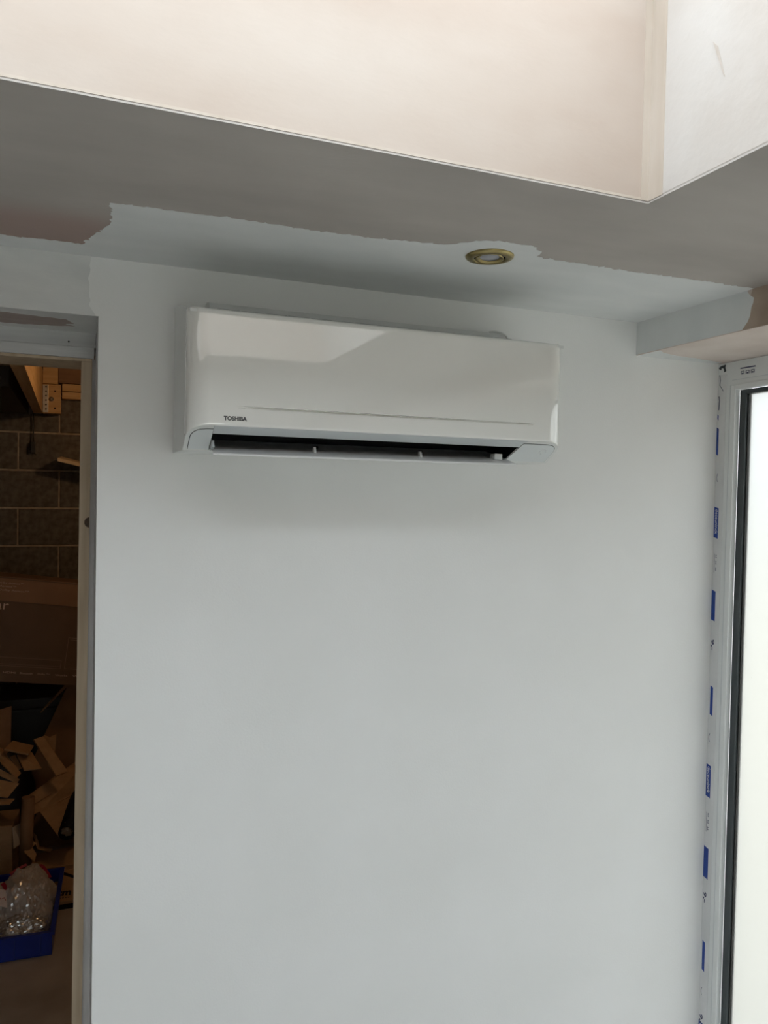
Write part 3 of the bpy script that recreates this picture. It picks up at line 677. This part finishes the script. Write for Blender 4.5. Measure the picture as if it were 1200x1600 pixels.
card('torn_cardboard', [(-.382, 2.5, .209), (-.353, 2.5, .179), (-.371, 2.47, .176), (-.35, 2.44, .154), (-.356, 2.4, .133), (-.404, 2.44, .172)], 'card', 'ragged torn cardboard scrap behind the plastic bags')
card('torn_cardboard', [(-.379, 2.62, .194), (-.357, 2.6, .179), (-.34, 2.55, .143), (-.28, 2.52, .134), (-.291, 2.5, .128), (-.35, 2.5, .153)], 'card', 'curved torn cardboard strip beside the black tube')
card('flat_cardboard', [(-.353, 2.60, .085), (.05, 2.72, .06), (.05, 2.50, .05), (-.40, 2.44, .075)], 'card', 'flat cardboard sheet lying low behind the lettered carton', .03)
tb = lathe('card_tube', [(0, 0), (.030, 0), (.030, .42), (.025, .42), (.025, .30), (0, .30)], M['card_d'], None, (-.405, 2.47, .0), 24); tb.rotation_euler = (math.radians(-3), math.radians(2), 0)
tag(tb, 'dark brown cardboard tube standing upright in the heap', 'tube')
rt = empty('black_tube', (-.216, 2.44, .236)); tag(rt, 'black plastic tube end stuffed with crumpled paper', 'tube'); rt.rotation_euler = (math.radians(-78), 0, math.radians(-10))
lathe('tube_wall', [(.034, 0), (.038, 0), (.038, .5), (.034, .5), (.034, 0)], M['black'], rt, seg=28)
bm = bmesh.new(); bmesh.ops.create_icosphere(bm, subdivisions=4, radius=.032)
for v in bm.verts:
    v.co *= 1 + .28*mnoise.noise(v.co*60) + .12*mnoise.noise(v.co*150)
    v.co.z = v.co.z*.8 + .035
from_bm('crumpled_paper', bm, M['card_g'], rt)
# black infill added as shade in the gaps, also carries the heap
def infill(name, loc, sx, sy, sz, seed, label):
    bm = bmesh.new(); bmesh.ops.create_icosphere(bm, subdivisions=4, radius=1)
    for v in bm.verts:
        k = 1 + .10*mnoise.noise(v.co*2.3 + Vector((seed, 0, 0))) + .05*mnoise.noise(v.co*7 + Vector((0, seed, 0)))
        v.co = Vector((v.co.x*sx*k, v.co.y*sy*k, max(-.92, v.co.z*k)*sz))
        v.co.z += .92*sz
    tag(from_bm(name, bm, M['void_black'], None, loc, True), label, 'infill')
infill('shade_infill', (-.56, 2.79, 0), .19, .10, .305, 1.3, 'added black sack in shadow under the cardboard heap')
# carton at lower left and lettered flat carton
lc = empty('small_carton', (-.53, 2.20, 0)); tag(lc, 'small open brown carton at the left behind the blue crate', 'carton')
boxes('body', [(-.14, .072, .0, .20, 0, .30)], M['card'], lc, bevel=.003); lc.location = (-.53, 2.47, 0)
lc.rotation_euler = (0, 0, math.radians(-6))
prism('side_flap', [(.074, .0, .29), (.098, .06, .285), (.112, .02, .20), (.084, -.02, .195)], (-.003, 0, 0), M['card_g'], lc)
fc = empty('lettered_carton', (-.22, 2.16, 0)); tag(fc, 'flat brown carton with black edge and lettering on garage floor', 'carton')
boxes('body', [(-.045, .36, .0, .47, .0, .040)], M['card'], fc, bevel=.003)
boxes('black_edge', [(-.046, .361, -.001, .0, .001, .024)], M['black'], fc)
text('lettering', 'cm', .05, M['black'], fc, frame_mw((-.036, .052, .0404), (1, -.12, 0), (0, 1, 0)), .002, .0003, .062, .045)
prism('black_stripe', [(-.017, .300, .0402), (.20, .06, .0402), (.20, .035, .0402), (-.022, .272, .0402)], (0, 0, .0005), M['black'], fc)
boxes('small_lettering', [(-.034+k*.012, -.026+k*.012, .030-k*.0014, .036-k*.0014, .0399, .0405) for k in range(5)], M['black'], fc)

# blue crate
cr = empty('blue_crate', (-.262, 1.805, 0)); tag(cr, 'low blue plastic crate on the garage floor holding bags', 'crate'); cr.rotation_euler = (0, 0, math.radians(-3))
CW, CD, CH, T = .50, .56, .10, .006
boxes('base', [(-CW, 0, 0, CD, 0, .006)], M['blue_crate'], cr)
for nm, b in (('wall', (-CW, 0, 0, T, .006, CH-.012)), ('wall', (-CW, 0, CD-T, CD, .006, CH-.012)), ('wall', (-CW, -CW+T, T, CD-T, .006, CH-.012)), ('wall', (-T, 0, T, CD-T, .006, CH-.012))):
    boxes(nm, [b], M['blue_crate'], cr, bevel=.001)
boxes('rim', [(-CW-.010, .010, -.010, .008, CH-.0118, CH), (-CW-.010, .010, CD-.008, CD+.010, CH-.0118, CH), (-CW-.010, -CW+.008, .008, CD-.008, CH-.0118, CH), (-.008, .010, .008, CD-.008, CH-.0118, CH)], M['blue_crate'], cr)
for i in range(5):
    boxes('rib', [(-CW+.05+i*.1, -CW+.058+i*.1, -.006, -.0002, .006, CH-.012)], M['blue_crate'], cr)

# plastic bags with fittings
def bag(name, loc, s, seed, label, rz=0, mt='bag'):
    root = empty(name, loc); root.rotation_euler = (0, 0, rz); tag(root, label, 'bag', 'clear bags in the blue crate')
    bm = bmesh.new(); bmesh.ops.create_icosphere(bm, subdivisions=5, radius=1)
    for v in bm.verts:
        c = v.co.copy(); q = Vector((seed*3.1, seed, 0))
        k = 1 + .16*mnoise.noise(c*2 + q) + .10*(abs(mnoise.noise(c*5 + q))-.2) + .08*(abs(mnoise.noise(c*9+q))-.2) + .02*(abs(mnoise.noise(c*20+q))-.2)
        v.co = Vector((c.x*s[0]*k, c.y*s[1]*k, max(-.55, c.z*k)*s[2] + .55*s[2]))
    from_bm('bag_film', bm, M[mt], root, smooth=False)
    return root
b1 = bag('plastic_bag', (-.372, 2.08, .008), (.112, .19, .150), 1.7, 'crinkled clear plastic bag with red zip strips in the crate')
b2 = bag('plastic_bag', (-.39, 1.885, .008), (.12, .062, .085), 5.2, 'clear bag of white plastic fittings at the crate front', 0, 'bag_thin')
b3 = bag('plastic_bag', (-.52, 2.05, .008), (.10, .16, .13), 8.9, 'clear plastic bag with handwritten label at the crate left')
def strip_on(root, pts, wd, nm='zip_strip', mt='red'):
    bm = bmesh.new(); prev = None
    P = [Vector(p) for p in pts]
    for i, p in enumerate(P):
        t = (P[min(i+1, len(P)-1)]-P[max(i-1, 0)]).normalized(); sd = t.cross(Vector((0, -.6, .8))).normalized()*wd/2
        a = bm.verts.new(p+sd); b = bm.verts.new(p-sd)
        if prev: bm.faces.new([prev[0], a, b, prev[1]])
        prev = (a, b)
    o = from_bm(nm, bm, M[mt], root); md = o.modifiers.new('t', 'SOLIDIFY'); md.thickness = .0015
strip_on(b1, [(.045, .15, .185), (.06, .12, .188), (.078, .08, .178), (.092, .05, .165)], .014)
strip_on(b1, [(-.075, .10, .185), (-.045, .12, .195), (-.01, .145, .198)], .012)
strip_on(b1, [(.035, -.01, .205), (.045, -.03, .2), (.05, -.055, .19)], .008)
strip_on(b3, [(.050, .03, .196), (.075, -.03, .186), (.090, -.075, .168)], .016)
strip_on(b3, [(.075, .10, .185), (.095, .135, .18), (.11, .15, .18)], .012)
prism('paper_label', [(.012, -.10, .178), (.080, -.115, .155), (.070, -.035, .192), (.004, -.02, .212)], (0, .0005, -.001), M['paper'], b3)
sq = [(.020+.0065*k, -.075-.002*k+.007*math.sin(k*2.1), .1935-.0015*k+.002*math.sin(k*2.1)) for k in range(9)]
tube('handwriting', sq, .0012, M['red'], b3, 5)
# white fittings in the front bag
bm = bmesh.new()
add_box(bm, -.016, .016, -.004, .004, -.0015, .0015); add_box(bm, -.016, -.013, -.004, .004, .0015, .012); add_box(bm, .013, .016, -.004, .004, .0015, .012)
bmesh.ops.recalc_face_normals(bm, faces=bm.faces)
cm1 = bpy.data.meshes.new('pipe_clip'); bm.to_mesh(cm1); bm.free(); cm1.materials.append(M['fitting'])
rc = random.Random(12)
for i in range(46):
    c = bpy.data.objects.new('pipe_clip', cm1); COL.objects.link(c)
    a = rc.uniform(0, 6.28); r = math.sqrt(rc.random())
    front = i < 32
    if front: x, y = -.39+.09*r*math.cos(a), 1.887+.040*r*math.sin(a); z = .032 + (1-r*r)*.058*rc.uniform(.5, 1.0)
    else: x, y = -.375+.085*r*math.cos(a), 2.01+.12*r*math.sin(a); z = .03 + (1-r*r)*.09*rc.uniform(.4, 1.0)
    c.location = (x, y, z)
    c.rotation_euler = (rc.uniform(-.9, .9), rc.uniform(-.9, .9), rc.uniform(0, 3.1)); k = rc.uniform(1.1, 1.8); c.scale = (k, k, k)
    tag(c, 'small white plastic clip inside a clear bag in the crate', 'clip', 'white clips in the bags')

# garage bulb (warm, out of sight to the right of the doorway)
GB = empty('garage_bulb', (.55, 1.9, 2.62)); tag(GB, 'bare warm bulb hanging from the garage roof', 'bulb')
tube('flex', [(0, 0, .34), (0, 0, .05)], .004, M['dark_steel'], GB, 8)
lathe('lamp_holder', [(0, .06), (.018, .055), (.020, .02), (.0, .02)], M['void_black'], GB, seg=20)
em = bpy.data.materials.new('lit_bulb'); em.use_nodes = True
e_ = em.node_tree.nodes['Principled BSDF']; e_.inputs['Emission Color'].default_value = (1, .62, .30, 1); e_.inputs['Emission Strength'].default_value = 250
lathe('bulb_glass', [(0, -.075), (.018, -.070), (.029, -.052), (.030, -.035), (.022, -.010), (.014, .018), (0, .02)], em, GB, seg=24)
